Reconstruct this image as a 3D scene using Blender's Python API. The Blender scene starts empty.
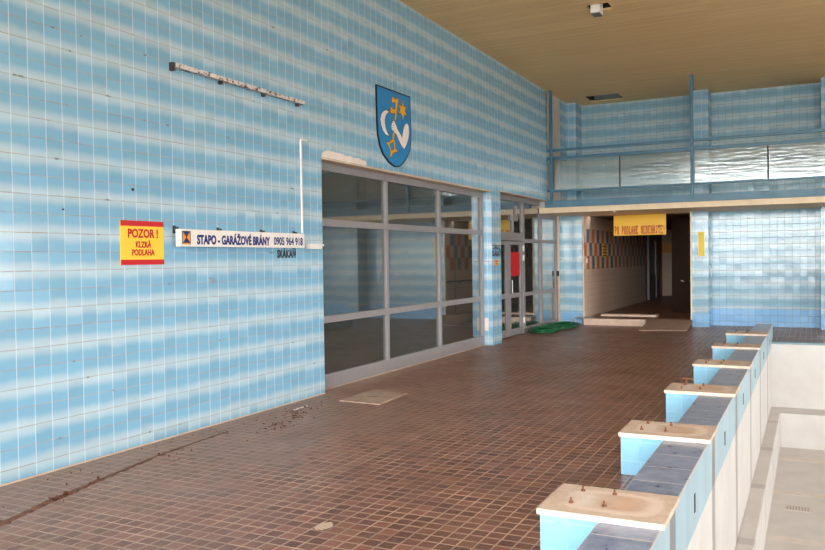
import bpy, bmesh, math, random
from mathutils import Vector, Matrix
from mathutils.geometry import tessellate_polygon
random.seed(7)
SC = bpy.context.scene
COL = SC.collection

# ------------------------------------------------------------------ camera
cam_d = bpy.data.cameras.new('camera')
cam_d.sensor_width = 36.0
cam_d.lens = 802.36 / 825 * 36.0
cam_d.clip_end = 200
cam = bpy.data.objects.new('camera', cam_d)
COL.objects.link(cam)
_r = Vector((0.89575603, 0.44433077, -0.01383096))
_u = Vector((0.00408852, 0.02287691, 0.99972993))
_f = Vector((-0.44452718, 0.89557066, -0.01867547))
cam.matrix_world = Matrix(((_r.x, _u.x, -_f.x, 5.436), (_r.y, _u.y, -_f.y, 0.0), (_r.z, _u.z, -_f.z, 1.65), (0, 0, 0, 1)))
SC.camera = cam

# ------------------------------------------------------------------ sky, daylight, exposure
SKY = 9.0
world = bpy.data.worlds.new('overcast_sky')
SC.world = world
world.use_nodes = True
wn = world.node_tree
wn.nodes.clear()
wo = wn.nodes.new('ShaderNodeOutputWorld')
wb = wn.nodes.new('ShaderNodeBackground')
wtc = wn.nodes.new('ShaderNodeTexCoord')
wsep = wn.nodes.new('ShaderNodeSeparateXYZ')
wramp = wn.nodes.new('ShaderNodeValToRGB')
wmr = wn.nodes.new('ShaderNodeMapRange')
wmr.inputs['From Min'].default_value = -1
wmr.inputs['From Max'].default_value = 1
wn.links.new(wtc.outputs['Generated'], wsep.inputs[0])
wn.links.new(wsep.outputs['Z'], wmr.inputs['Value'])
wn.links.new(wmr.outputs[0], wramp.inputs[0])
wramp.color_ramp.elements[0].position = 0.44
wramp.color_ramp.elements[0].color = (0.36, 0.33, 0.28, 1)
wramp.color_ramp.elements[1].position = 0.52
wramp.color_ramp.elements[1].color = (0.96, 0.98, 1.0, 1)
wn.links.new(wramp.outputs[0], wb.inputs['Color'])
wb.inputs['Strength'].default_value = SKY
wn.links.new(wb.outputs[0], wo.inputs[0])

def portal(name, loc, rot, sx, sy):
    d = bpy.data.lights.new(name, 'AREA')
    d.shape = 'RECTANGLE'
    d.size = sx
    d.size_y = sy
    d.cycles.is_portal = True
    o = bpy.data.objects.new(name, d)
    COL.objects.link(o)
    o.location = loc
    o.rotation_euler = rot
portal('daylight_portal', (10.8, -5.3, 2.9), (math.radians(90), 0, 0), 21.6, 4.8)
portal('daylight_portal', (22.3, 7.6, 1.95), (math.radians(90), 0, math.radians(90)), 24.0, 2.5)

SC.view_settings.view_transform = 'Standard'
SC.view_settings.look = 'None'
SC.view_settings.gamma = 1
SC.view_settings.use_curve_mapping = False
SC.view_settings.exposure = 1.5
try:
    SC.cycles.max_bounces = 12
    SC.cycles.diffuse_bounces = 8
    SC.cycles.transparent_max_bounces = 16
    SC.cycles.sample_clamp_indirect = 8
    SC.cycles.use_denoising = True
except Exception:
    pass

# ------------------------------------------------------------------ material helpers
def lin(c):
    f = lambda v: v / 12.92 if v <= 0.04045 else ((v + 0.055) / 1.055) ** 2.4
    return tuple(f(v / 255.0) for v in c[:3]) + (1.0,)

class G:
    """small node-graph builder"""
    def __init__(self, name):
        self.m = bpy.data.materials.new(name)
        self.m.use_nodes = True
        self.t = self.m.node_tree
        self.b = self.t.nodes['Principled BSDF']
        self.out = self.t.nodes['Material Output']
    def n(self, typ, **kw):
        o = self.t.nodes.new(typ)
        for k, v in kw.items():
            setattr(o, k, v)
        return o
    def put(self, sock, v):
        if isinstance(v, bpy.types.NodeSocket):
            self.t.links.new(v, sock)
        elif v is not None:
            sock.default_value = v
    def math(self, op, a, b=None, c=None, clamp=False):
        o = self.n('ShaderNodeMath', operation=op, use_clamp=clamp)
        for i, v in enumerate((a, b, c)):
            if v is not None:
                self.put(o.inputs[i], v)
        return o.outputs[0]
    def mix(self, f, a, b, blend='MIX'):
        o = self.n('ShaderNodeMix', data_type='RGBA', blend_type=blend)
        self.put(o.inputs['Factor'], f)
        self.put(o.inputs['A'], a)
        self.put(o.inputs['B'], b)
        return o.outputs['Result']
    def rng(self, v, a, b, c=0.0, d=1.0, smooth=False):
        o = self.n('ShaderNodeMapRange')
        if smooth:
            o.interpolation_type = 'SMOOTHSTEP'
        for k, x in zip(('Value', 'From Min', 'From Max', 'To Min', 'To Max'), (v, a, b, c, d)):
            self.put(o.inputs[k], x)
        return o.outputs[0]
    def pos(self):
        g = self.n('ShaderNodeNewGeometry')
        return g.outputs['Position'], g.outputs['Normal'], g.outputs['True Normal']
    def obj(self):
        return self.n('ShaderNodeTexCoord').outputs['Object']
    def sep(self, v):
        o = self.n('ShaderNodeSeparateXYZ')
        self.put(o.inputs[0], v)
        return o.outputs
    def comb(self, x=0.0, y=0.0, z=0.0):
        o = self.n('ShaderNodeCombineXYZ')
        for i, v in enumerate((x, y, z)):
            self.put(o.inputs[i], v)
        return o.outputs[0]
    def noise(self, vec, scale, detail=4.0, rough=0.55, dist=0.0):
        o = self.n('ShaderNodeTexNoise')
        self.put(o.inputs['Vector'], vec)
        o.inputs['Scale'].default_value = scale
        o.inputs['Detail'].default_value = detail
        o.inputs['Roughness'].default_value = rough
        o.inputs['Distortion'].default_value = dist
        return o.outputs['Fac']
    def white(self, vec):
        o = self.n('ShaderNodeTexWhiteNoise', noise_dimensions='3D')
        self.put(o.inputs['Vector'], vec)
        return o.outputs['Value'], o.outputs['Color']
    def scale(self, v, s):
        o = self.n('ShaderNodeVectorMath', operation='MULTIPLY')
        self.put(o.inputs[0], v)
        self.put(o.inputs[1], s)
        return o.outputs[0]
    def bump(self, h, strength=0.3, dist=0.01, normal=None):
        o = self.n('ShaderNodeBump')
        o.inputs['Strength'].default_value = strength
        o.inputs['Distance'].default_value = dist
        self.put(o.inputs['Height'], h)
        if normal is not None:
            self.put(o.inputs['Normal'], normal)
        return o.outputs[0]
    def set(self, **kw):
        for k, v in kw.items():
            self.put(self.b.inputs[k.replace('_', ' ')], v)
        return self.m
    def wallcoord(self):
        """horizontal coordinate along a wall facing x or y, height, position"""
        p, nrm, tn = self.pos()
        s = self.sep(p)
        ns = self.sep(tn)
        w = self.math('GREATER_THAN', self.math('ABSOLUTE', ns[0]), 0.5)
        u = self.math('ADD', self.math('MULTIPLY', s[1], w), self.math('MULTIPLY', s[0], self.math('SUBTRACT', 1.0, w)))
        return u, s[2], p, nrm, s
    def grout(self, c, c0, size, width):
        t = self.math('DIVIDE', self.math('SUBTRACT', c, c0), size)
        fr = self.math('FRACT', t)
        d = self.math('MULTIPLY', self.math('SUBTRACT', 0.5, self.math('ABSOLUTE', self.math('SUBTRACT', fr, 0.5))), size)
        g = self.rng(d, width * 0.35, width * 0.65, 1.0, 0.0)
        return g, self.math('FLOOR', t)

def plain(name, rgb, rough=0.5, metal=0.0, var=0.06, scale=6.0):
    g = G(name)
    c = lin(rgb)
    nz = g.noise(g.obj(), scale, 5)
    dark = tuple(v * (1 - var * 2.2) for v in c[:3]) + (1,)
    lite = tuple(min(1, v * (1 + var)) for v in c[:3]) + (1,)
    g.set(Base_Color=g.mix(g.rng(nz, 0.3, 0.7), dark, lite), Roughness=rough, Metallic=metal)
    return g.m

def tilted(g, nrm, rnd, amt):
    v = g.n('ShaderNodeVectorMath', operation='SUBTRACT')
    g.put(v.inputs[0], rnd)
    v.inputs[1].default_value = (0.5, 0.5, 0.5)
    m = g.n('ShaderNodeVectorMath', operation='SCALE')
    g.put(m.inputs[0], v.outputs[0])
    m.inputs['Scale'].default_value = amt
    a = g.n('ShaderNodeVectorMath', operation='ADD')
    g.put(a.inputs[0], nrm)
    g.put(a.inputs[1], m.outputs[0])
    nn = g.n('ShaderNodeVectorMath', operation='NORMALIZE')
    g.put(nn.inputs[0], a.outputs[0])
    return nn.outputs[0]

def wall_tile(name, blue, light, base_h=0.0, base_rgb=(118, 172, 226), stripes=True, tilt=0.02, vg=(214, 224, 230), hg=(150, 128, 112), rough=0.16, hgw=0.006, vgs=0.8, hb=(160, 158, 154)):
    g = G(name)
    u, z, p, nrm, s = g.wallcoord()
    gu, iu = g.grout(u, 4.128 - 0.1563 * 40, 0.1563, 0.007)
    gz, iz = g.grout(z, 0.105 - 3.0, 0.15, hgw)
    rv, rc = g.white(g.comb(iu, iz, 3.0))
    low = g.noise(g.scale(p, (1.0, 1.0, 1.0)), 0.8, 3)
    if stripes:
        j = g.math('MULTIPLY', g.math('SUBTRACT', rv, 0.5), 0.022)
        wob = g.math('MULTIPLY', g.math('SUBTRACT', g.noise(p, 5.0, 2), 0.5), 0.05)
        ph = g.math('MULTIPLY', g.math('ADD', g.math('ADD', g.math('SUBTRACT', z, 0.105), j), wob), 2 * math.pi / 0.3)
        st = g.math('MULTIPLY_ADD', g.math('COSINE', ph), 0.5, 0.5)
        st = g.rng(st, 0.25, 1.15, 0.0, 1.0, smooth=True)
        st = g.math('MULTIPLY', st, g.rng(g.white(g.comb(iu, iz, 9.0))[0], 0, 1, 0.82, 1.0))
        c = g.mix(st, lin(blue), lin(light))
    else:
        c = g.mix(0.0, lin(blue), lin(light))
    v = g.rng(rv, 0, 1, 0.93, 1.05)
    c = g.mix(1.0, c, g.comb(v, v, v), 'MULTIPLY')
    if base_h > 0:
        isb = g.math('LESS_THAN', z, base_h)
        bc = g.mix(rv, lin(base_rgb), lin(tuple(min(255, k + 10) for k in base_rgb)))
        c = g.mix(isb, c, bc)
    hn = g.noise(p, 3.0, 3)
    hcol = g.mix(g.rng(hn, 0.42, 0.6), lin(hb), lin(hg))
    c = g.mix(g.math('MULTIPLY', gz, 0.95), c, hcol)
    c = g.mix(g.math('MULTIPLY', gu, vgs), c, lin(vg))
    # sparse chips and grime in the joints
    chips = g.math('MULTIPLY', g.rng(g.noise(p, 7.0, 2), 0.66, 0.70), g.rng(g.grout(z, 0.105 - 3.0, 0.15, 0.016)[0], 0.3, 0.8))
    c = g.mix(g.math('MULTIPLY', chips, 0.75), c, lin((92, 88, 84)))
    h = g.math('SUBTRACT', 1.0, g.math('MAXIMUM', gu, gz))
    tn = tilted(g, nrm, rc, tilt)
    g.set(Base_Color=c, Roughness=g.math('MULTIPLY_ADD', g.math('MAXIMUM', gu, gz), 0.5, rough), Normal=g.bump(h, 0.35, 0.003, tn))
    return g.m

def floor_tile(name, dark, lite, grout, size=0.103, dusty=True):
    g = G(name)
    p, nrm, tn = g.pos()
    s = g.sep(p)
    gx, ix = g.grout(s[0], -10.0, size, 0.010)
    gy, iy = g.grout(s[1], -10.0, size, 0.014)
    rv, rc = g.white(g.comb(ix, iy, 1.0))
    c = g.mix(rv, lin(dark), lin(lite))
    n1 = g.noise(p, 1.1, 5)
    n2 = g.noise(p, 16.0, 4)
    c = g.mix(g.math('MULTIPLY', g.rng(n2, 0.45, 0.75), 0.3), c, lin((150, 118, 102)))
    gr = g.math('MAXIMUM', gx, gy)
    gcol = g.mix(g.rng(g.noise(p, 2.3, 4), 0.35, 0.65), lin(grout), lin(tuple(int(k * 0.72) for k in grout)))
    c = g.mix(g.math('MULTIPLY', gr, g.rng(n1, 0.3, 0.7, 0.55, 0.95)), c, gcol)
    rough = g.rng(n1, 0.3, 0.7, 0.32, 0.52)
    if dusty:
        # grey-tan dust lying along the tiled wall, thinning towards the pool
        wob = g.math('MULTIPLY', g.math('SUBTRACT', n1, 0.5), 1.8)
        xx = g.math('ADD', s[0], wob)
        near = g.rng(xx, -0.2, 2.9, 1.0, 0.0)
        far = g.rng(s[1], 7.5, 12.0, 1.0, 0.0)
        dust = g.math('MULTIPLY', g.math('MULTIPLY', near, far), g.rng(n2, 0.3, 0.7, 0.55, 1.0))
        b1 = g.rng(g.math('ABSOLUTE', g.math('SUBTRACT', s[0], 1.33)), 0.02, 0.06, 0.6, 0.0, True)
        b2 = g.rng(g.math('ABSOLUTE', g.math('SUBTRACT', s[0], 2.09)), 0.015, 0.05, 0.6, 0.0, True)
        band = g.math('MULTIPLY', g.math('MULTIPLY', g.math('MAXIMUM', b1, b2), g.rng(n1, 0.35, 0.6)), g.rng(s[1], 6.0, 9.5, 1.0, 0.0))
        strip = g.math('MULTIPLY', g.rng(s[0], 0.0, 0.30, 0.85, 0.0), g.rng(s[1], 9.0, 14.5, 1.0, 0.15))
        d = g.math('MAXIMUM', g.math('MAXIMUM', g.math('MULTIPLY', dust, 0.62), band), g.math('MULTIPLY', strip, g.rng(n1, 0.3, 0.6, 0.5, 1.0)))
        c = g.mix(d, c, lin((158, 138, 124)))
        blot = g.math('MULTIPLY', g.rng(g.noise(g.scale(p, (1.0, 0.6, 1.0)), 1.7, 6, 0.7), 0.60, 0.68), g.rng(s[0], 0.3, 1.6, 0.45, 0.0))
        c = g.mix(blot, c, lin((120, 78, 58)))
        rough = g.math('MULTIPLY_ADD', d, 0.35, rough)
    g.set(Base_Color=c, Roughness=rough, Normal=g.bump(g.math('SUBTRACT', 1.0, gr), 0.4, 0.003))
    return g.m

M = {}
M['tile'] = wall_tile('striped_blue_tile', (124, 171, 199), (182, 201, 209), vgs=0.55)
M['tile_far'] = wall_tile('striped_blue_tile_with_plinth', (130, 170, 192), (184, 200, 206), base_h=0.4, tilt=0.022, rough=0.14, hg=(88, 100, 106), hb=(104, 122, 132), hgw=0.007, vg=(98, 120, 134), base_rgb=(126, 174, 216))
M['tile_pier'] = wall_tile('striped_blue_tile_on_piers', (130, 170, 192), (184, 200, 206), base_h=0.303, tilt=0.02, rough=0.14, vg=(118, 140, 152), hb=(124, 142, 150), base_rgb=(126, 174, 216))
M['tile_plain'] = wall_tile('plain_light_blue_tile', (126, 178, 204), (126, 178, 204), stripes=False, vg=(138, 186, 208), hg=(134, 182, 204), hb=(138, 186, 208))
M['pool_tile'] = None
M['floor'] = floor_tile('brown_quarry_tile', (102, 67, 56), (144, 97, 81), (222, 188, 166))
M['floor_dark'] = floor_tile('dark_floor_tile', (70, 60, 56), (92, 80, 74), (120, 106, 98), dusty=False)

M['floor_inner'] = floor_tile('brown_corridor_tile', (112, 76, 60), (140, 98, 80), (160, 125, 104), dusty=False)
# parapet coping : slate blue glazed tile laid across
g = G('slate_blue_coping_tile')
p, nrm, tn = g.pos()
s = g.sep(p)
gy, iy = g.grout(s[1], -10.0 + 0.10, 0.354, 0.012)
rv, rc = g.white(g.comb(iy, 2.0, 1.0))
nz = g.noise(p, 9.0, 6, 0.65)
c = g.mix(g.rng(nz, 0.38, 0.68), lin((112, 125, 156)), lin((160, 170, 190)))
c = g.mix(gy, c, lin((206, 196, 192)))
edge = g.math('MAXIMUM', g.rng(s[0], 4.455, 4.466, 1.0, 0.0), g.rng(s[0], 4.752, 4.76, 0.0, 1.0))
c = g.mix(g.math('MULTIPLY', edge, 0.7), c, lin((180, 172, 168)))
g.set(Base_Color=c, Roughness=g.rng(nz, 0.3, 0.7, 0.25, 0.45), Normal=g.bump(g.math('SUBTRACT', 1.0, gy), 0.4, 0.003))
M['coping'] = g.m

# pool end wall: pale blue tiles at the rim, white paint below, grey lane stripes under each block
LANES = [4.345, 6.375, 8.50, 10.63, 12.77, 14.93]
def pool_mat(name, rim):
    g = G(name)
    p, nrm, tn = g.pos()
    s = g.sep(p)
    n = g.noise(p, 2.2, 5)
    c = g.mix(g.rng(n, 0.35, 0.7), lin((208, 203, 199)), lin((197, 191, 187)))
    if rim:
        u, z = s[1], s[2]
        gu, iu = g.grout(u, 0, 0.1563, 0.004)
        rv, rc = g.white(g.comb(iu, 1.0, 1.0))
        t = g.mix(rv, lin((146, 172, 184)), lin((156, 181, 192)))
        t = g.mix(g.math('MULTIPLY', gu, 0.4), t, lin((165, 186, 192)))
        zl = g.math('ADD', z, g.math('MULTIPLY', g.math('SUBTRACT', n, 0.5), 0.03))
        c = g.mix(g.rng(zl, -0.125, -0.115), c, t)
    wob = g.math('MULTIPLY', g.math('SUBTRACT', g.noise(g.comb(0.0, s[1], g.math('FLOOR', g.math('MULTIPLY', s[2], 4.0))), 3.0, 0), 0.5), 0.08)
    yy = g.math('ADD', s[1], wob)
    st = None
    for i, y in enumerate(LANES):
        k = g.rng(g.math('ABSOLUTE', g.math('SUBTRACT', yy, y + 0.15)), 0.10, 0.115, 1.0, 0.0)
        st = k if st is None else g.math('MAXIMUM', st, k)
    if not rim:
        st = g.math('MULTIPLY', st, g.math('LESS_THAN', s[0], 4.96))
        st = g.math('MULTIPLY', st, g.math('GREATER_THAN', s[0], 4.70))
    c = g.mix(g.math('MULTIPLY', st, 0.9), c, lin((186, 180, 178)) if not rim else g.mix(g.rng(s[2], -0.13, -0.11), lin((150, 143, 140)), lin((118, 112, 108))))
    g.set(Base_Color=c, Roughness=0.45, Normal=g.bump(n, 0.08, 0.02))
    return g.m
M['pool_end'] = pool_mat('white_pool_paint_with_blue_rim', True)
M['pool'] = pool_mat('white_pool_paint', False)

# ceiling: tan narrow boards
g = G('tan_ceiling_boards')
p, nrm, tn = g.pos()
s = g.sep(p)
gy, iy = g.grout(s[1], -20.0, 0.11, 0.012)
rv, rc = g.white(g.comb(iy, g.math('FLOOR', g.math('MULTIPLY', s[0], 0.25)), 1.0))
nz = g.noise(g.scale(p, (0.5, 6.0, 1.0)), 2.0, 5)
c = g.mix(rv, lin((230, 194, 138)), lin((238, 204, 148)))
c = g.mix(g.math('MULTIPLY', g.rng(nz, 0.4, 0.7), 0.35), c, lin((212, 174, 120)))
c = g.mix(g.math('MULTIPLY', gy, 0.35), c, lin((120, 92, 58)))
g.set(Base_Color=c, Roughness=0.6, Normal=g.bump(g.math('SUBTRACT', 1.0, gy), 0.5, 0.006))
M['ceiling'] = g.m

# corridor wall: beige tile with a three-row chequer of orange and grey-blue tiles
g = G('beige_tile_with_orange_blue_chequer')
u, z, p, nrm, s = g.wallcoord()
CW = 0.27
cu = g.math('FLOOR', g.math('DIVIDE', g.math('SUBTRACT', u, 20.0 - CW * 20), CW))
row = g.math('FLOOR', g.math('DIVIDE', g.math('SUBTRACT', z, 1.357), 0.335))
par = g.math('ABSOLUTE', g.math('MODULO', g.math('ADD', cu, row), 2.0))
par = g.math('LESS_THAN', par, 0.5)
t = g.math('FLOOR', g.math('DIVIDE', cu, 2.0))
todd = g.math('LESS_THAN', g.math('ABSOLUTE', g.math('MODULO', g.math('ADD', t, g.math('LESS_THAN', row, 0.5)), 2.0)), 0.5)
inb = g.math('MULTIPLY', g.math('GREATER_THAN', z, 1.357), g.math('LESS_THAN', z, 2.362))
rv, rc = g.white(g.comb(cu, row, 1.0))
oc = g.mix(rv, lin((214, 122, 56)), lin((190, 104, 50)))
bc = g.mix(rv, lin((96, 112, 128)), lin((114, 128, 140)))
acc = g.mix(todd, oc, bc)
beige = g.mix(g.noise(p, 3.0, 3), lin((222, 192, 172)), lin((230, 200, 182)))
c = g.mix(g.math('MULTIPLY', par, inb), beige, acc)
gu, iu = g.grout(u, 20.0 - 2.7, 0.27, 0.008)
gu2, iu2 = g.grout(u, 20.0 - 2.7, 0.135, 0.006)
gz, iz = g.grout(z, 1.357 - 3.35, 0.335, 0.008)
gz2, iz2 = g.grout(z, 1.357 - 3.35, 0.1675, 0.006)
below = g.math('LESS_THAN', z, 1.357)
gr = g.math('MAXIMUM', g.math('MAXIMUM', gu, gz), g.math('MULTIPLY', g.math('MAXIMUM', gu2, gz2), below))
c = g.mix(g.math('MULTIPLY', gr, 0.6), c, lin((140, 114, 100)))
g.set(Base_Color=c, Roughness=0.3, Normal=g.bump(g.math('SUBTRACT', 1.0, gr), 0.3, 0.003))
M['chequer'] = g.m

# concrete block top with a pale ring and orange stain
g = G('stained_block_slab')
o = g.obj()
s = g.sep(o)
rx = g.math('DIVIDE', g.math('ABSOLUTE', g.math('SUBTRACT', s[0], 0.02)), 0.25)
ry = g.math('DIVIDE', g.math('ABSOLUTE', s[1]), 0.19)
rr = g.math('POWER', g.math('ADD', g.math('POWER', rx, 4.0), g.math('POWER', ry, 4.0)), 0.25)
n1 = g.noise(o, 5.0, 6, 0.65)
n2 = g.noise(o, 14.0, 5, 0.6)
rr = g.math('ADD', rr, g.math('MULTIPLY', g.math('SUBTRACT', n1, 0.5), 0.5))
ring = g.math('MULTIPLY', g.rng(rr, 0.62, 0.8), g.rng(rr, 0.95, 1.05, 1.0, 0.0))
c = g.mix(g.rng(n2, 0.35, 0.65), lin((212, 191, 175)), lin((198, 172, 152)))
inner = g.math('MULTIPLY', g.rng(rr, 0.6, 0.85, 1.0, 0.0), g.rng(s[0], -0.12, 0.05))
c = g.mix(g.math('MULTIPLY', inner, g.rng(n1, 0.35, 0.6, 0.2, 0.8)), c, lin((200, 158, 126)))
pale = g.math('MULTIPLY', g.rng(rr, 0.6, 0.85, 1.0, 0.0), g.rng(s[0], -0.02, -0.14))
c = g.mix(g.math('MULTIPLY', pale, g.rng(n1, 0.3, 0.6)), c, lin((226, 216, 210)))
c = g.mix(g.math('MULTIPLY', ring, 0.8), c, lin((226, 206, 194)))
g.set(Base_Color=c, Roughness=0.6, Normal=g.bump(n2, 0.25, 0.004))
M['slab'] = g.m

def glass(name, tint, refl, bumpy=0.0, base=0.0, rough=0.0, dust=0.0):
    g = G(name)
    g.t.nodes.remove(g.b)
    fr = g.n('ShaderNodeFresnel')
    fr.inputs['IOR'].default_value = 1.52
    gl = g.n('ShaderNodeBsdfGlossy')
    gl.inputs['Roughness'].default_value = rough
    gl.inputs['Color'].default_value = (0.92, 0.95, 0.95, 1)
    tr = g.n('ShaderNodeBsdfTransparent')
    tr.inputs['Color'].default_value = tint
    mx = g.n('ShaderNodeMixShader')
    if bumpy:
        p, nrm, tn = g.pos()
        h = g.noise(g.scale(p, (1.2, 1.2, 14.0)), 1.6, 3)
        b = g.bump(h, bumpy, 0.02)
        g.put(gl.inputs['Normal'], b)
    f = g.math('ADD', g.math('MULTIPLY', fr.outputs[0], refl), base, clamp=True)
    g.put(mx.inputs[0], f)
    base_sh = tr.outputs[0]
    if dust:
        df = g.n('ShaderNodeBsdfDiffuse')
        df.inputs['Color'].default_value = (0.38, 0.38, 0.33, 1)
        m2 = g.n('ShaderNodeMixShader')
        m2.inputs[0].default_value = dust
        g.t.links.new(tr.outputs[0], m2.inputs[1])
        g.t.links.new(df.outputs[0], m2.inputs[2])
        base_sh = m2.outputs[0]
    g.t.links.new(base_sh, mx.inputs[1])
    g.t.links.new(gl.outputs[0], mx.inputs[2])
    g.t.links.new(mx.outputs[0], g.out.inputs[0])
    return g.m
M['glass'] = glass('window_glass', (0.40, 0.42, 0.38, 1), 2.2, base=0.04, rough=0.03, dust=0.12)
M['acrylic'] = glass('rippled_acrylic', (0.80, 0.84, 0.84, 1), 1.1, bumpy=0.10, base=0.035, rough=0.10, dust=0.12)
M['clear'] = glass('clear_daylight_glass', (0.97, 0.98, 0.97, 1), 1.0)

M['frame'] = plain('grey_painted_metal', (140, 134, 135), 0.45, var=0.04)
M['beige'] = plain('beige_plaster', (206, 182, 158), 0.7, var=0.05)
M['slab_edge'] = plain('cream_slab_edge', (236, 210, 178), 0.6, var=0.05)
M['rail'] = plain('blue_painted_steel', (56, 104, 128), 0.4, var=0.05)
M['beam'] = plain('worn_blue_steel', (80, 120, 143), 0.45, var=0.12, scale=3)
M['white'] = plain('white_plastic', (226, 218, 212), 0.5, var=0.03)
M['plaster'] = plain('bare_white_plaster', (226, 212, 202), 0.85, var=0.06)
M['whitewash'] = plain('grey_white_paint', (196, 188, 182), 0.7, var=0.05)
M['dark'] = plain('dark_cavity', (30, 27, 24), 0.8)
M['black'] = plain('black_paint', (18, 18, 20), 0.6)
M['brown'] = plain('dark_brown_wall', (62, 42, 32), 0.7, var=0.1)
M['brown_door'] = plain('dark_brown_door', (44, 30, 23), 0.5, var=0.1)
M['red'] = plain('red_sign_paint', (190, 12, 24), 0.5, var=0.02)
M['yellow'] = plain('yellow_sign_paint', (246, 193, 54), 0.5, var=0.02)
M['yellow_pale'] = plain('bright_yellow_plate', (240, 206, 60), 0.5, var=0.02)
M['navy'] = plain('navy_lettering', (22, 34, 108), 0.5, var=0.02)
M['crest_blue'] = plain('crest_blue_enamel', (34, 128, 188), 0.4, var=0.04)
M['crest_gold'] = plain('crest_gold_paint', (226, 160, 36), 0.45, var=0.04)
M['crest_white'] = plain('crest_white_paint', (232, 222, 214), 0.5, var=0.02)
M['hose'] = plain('green_hose_rubber', (12, 104, 58), 0.35, var=0.25, scale=20)
M['wood'] = plain('pale_wood', (196, 158, 126), 0.6, var=0.1, scale=8)
M['board'] = plain('weathered_board', (178, 152, 134), 0.8, var=0.12, scale=5)
M['ramp'] = plain('grey_brown_ramp_board', (150, 120, 100), 0.6, var=0.1, scale=4)
M['step'] = plain('pale_step_tile', (214, 186, 164), 0.5, var=0.06)
M['steel'] = plain('grey_steel', (150, 148, 146), 0.35, 0.7)
M['rust'] = plain('rusty_steel', (120, 72, 48), 0.7, 0.2, var=0.25, scale=30)
M['black_iron'] = plain('dark_iron', (58, 50, 46), 0.6, var=0.2, scale=20)
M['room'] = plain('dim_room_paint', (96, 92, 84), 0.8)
M['leaf'] = plain('dry_leaf', (112, 58, 38), 0.8, var=0.3, scale=30)
M['dirt'] = plain('brown_dirt', (122, 84, 64), 0.95, var=0.25, scale=12)
M['joint'] = plain('pale_mortar', (200, 176, 158), 0.9)
M['orange'] = plain('orange_sticker', (232, 146, 30), 0.5)
M['teal'] = plain('grey_blue_coping', (120, 144, 152), 0.4, var=0.08)
M['ground'] = plain('outdoor_paving', (150, 145, 135), 0.9)
g = G('flaking_painted_batten')
nz = g.noise(g.obj(), 22.0, 5, 0.7)
g.set(Base_Color=g.mix(g.rng(nz, 0.50, 0.60), lin((206, 198, 192)), lin((70, 58, 52))), Roughness=0.7)
M['flake'] = g.m

# ------------------------------------------------------------------ mesh helpers
def link(name, bm, mat, parent=None, smooth=False):
    me = bpy.data.meshes.new(name)
    bmesh.ops.recalc_face_normals(bm, faces=bm.faces)
    bm.to_mesh(me)
    bm.free()
    me.materials.append(mat)
    if smooth:
        for f in me.polygons:
            f.use_smooth = True
    o = bpy.data.objects.new(name, me)
    COL.objects.link(o)
    if parent is not None:
        o.parent = parent
    return o

def bx(bm, x0, x1, y0, y1, z0, z1, bev=0.0):
    b2 = bmesh.new()
    bmesh.ops.create_cube(b2, size=1.0)
    for v in b2.verts:
        v.co = Vector(((v.co.x + .5) * (x1 - x0) + x0, (v.co.y + .5) * (y1 - y0) + y0, (v.co.z + .5) * (z1 - z0) + z0))
    if bev > 0:
        bmesh.ops.bevel(b2, geom=b2.edges[:], offset=bev, segments=2, profile=0.7, affect='EDGES')
    tmp = bpy.data.meshes.new('tmp')
    b2.to_mesh(tmp)
    b2.free()
    bm.from_mesh(tmp)
    bpy.data.meshes.remove(tmp)
    return bm

def box(name, x0, x1, y0, y1, z0, z1, mat, parent=None, bev=0.0):
    return link(name, bx(bmesh.new(), x0, x1, y0, y1, z0, z1, bev), mat, parent)

def boxes(name, lst, mat, parent=None, bev=0.0):
    bm = bmesh.new()
    for b in lst:
        bx(bm, *b, bev)
    return link(name, bm, mat, parent)

def tube(bm, pts, r, n=10, cap=True, closed=False):
    pts = [Vector(p) for p in pts]
    rings = []
    N = len(pts)
    prev = None
    for i, p in enumerate(pts):
        a = pts[max(0, i - 1)] if not closed else pts[(i - 1) % N]
        b = pts[min(N - 1, i + 1)] if not closed else pts[(i + 1) % N]
        d = (b - a).normalized()
        if prev is None:
            ref = Vector((0, 0, 1)) if abs(d.z) < 0.9 else Vector((1, 0, 0))
            s = d.cross(ref).normalized()
        else:
            s = (prev - d * prev.dot(d)).normalized()
        prev = s
        t = d.cross(s)
        rr = r[i] if isinstance(r, (list, tuple)) else r
        rings.append([bm.verts.new(p + (s * math.cos(2 * math.pi * k / n) + t * math.sin(2 * math.pi * k / n)) * rr) for k in range(n)])
    for i in range(N - 1):
        for k in range(n):
            bm.faces.new((rings[i][k], rings[i][(k + 1) % n], rings[i + 1][(k + 1) % n], rings[i + 1][k]))
    if cap:
        bm.faces.new(rings[0][::-1])
        bm.faces.new(rings[-1])
    return bm

def prism(bm, pts, depth, O, U, V):
    """closed outline (u,v) extruded from the plane O+U,V along U x V by depth"""
    O, U, V = Vector(O), Vector(U), Vector(V)
    N = U.cross(V)
    a = [bm.verts.new(O + U * p[0] + V * p[1]) for p in pts]
    b = [bm.verts.new(O + U * p[0] + V * p[1] + N * depth) for p in pts]
    fs = []
    n = len(pts)
    for i in range(n):
        bm.faces.new((a[i], a[(i + 1) % n], b[(i + 1) % n], b[i]))
    if n == 4:
        bm.faces.new(a[::-1])
        bm.faces.new(b)
    else:
        for t in tessellate_polygon([[Vector((p[0], p[1], 0)) for p in pts]]):
            bm.faces.new([a[k] for k in t])
            bm.faces.new([b[k] for k in t])
    return bm

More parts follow.
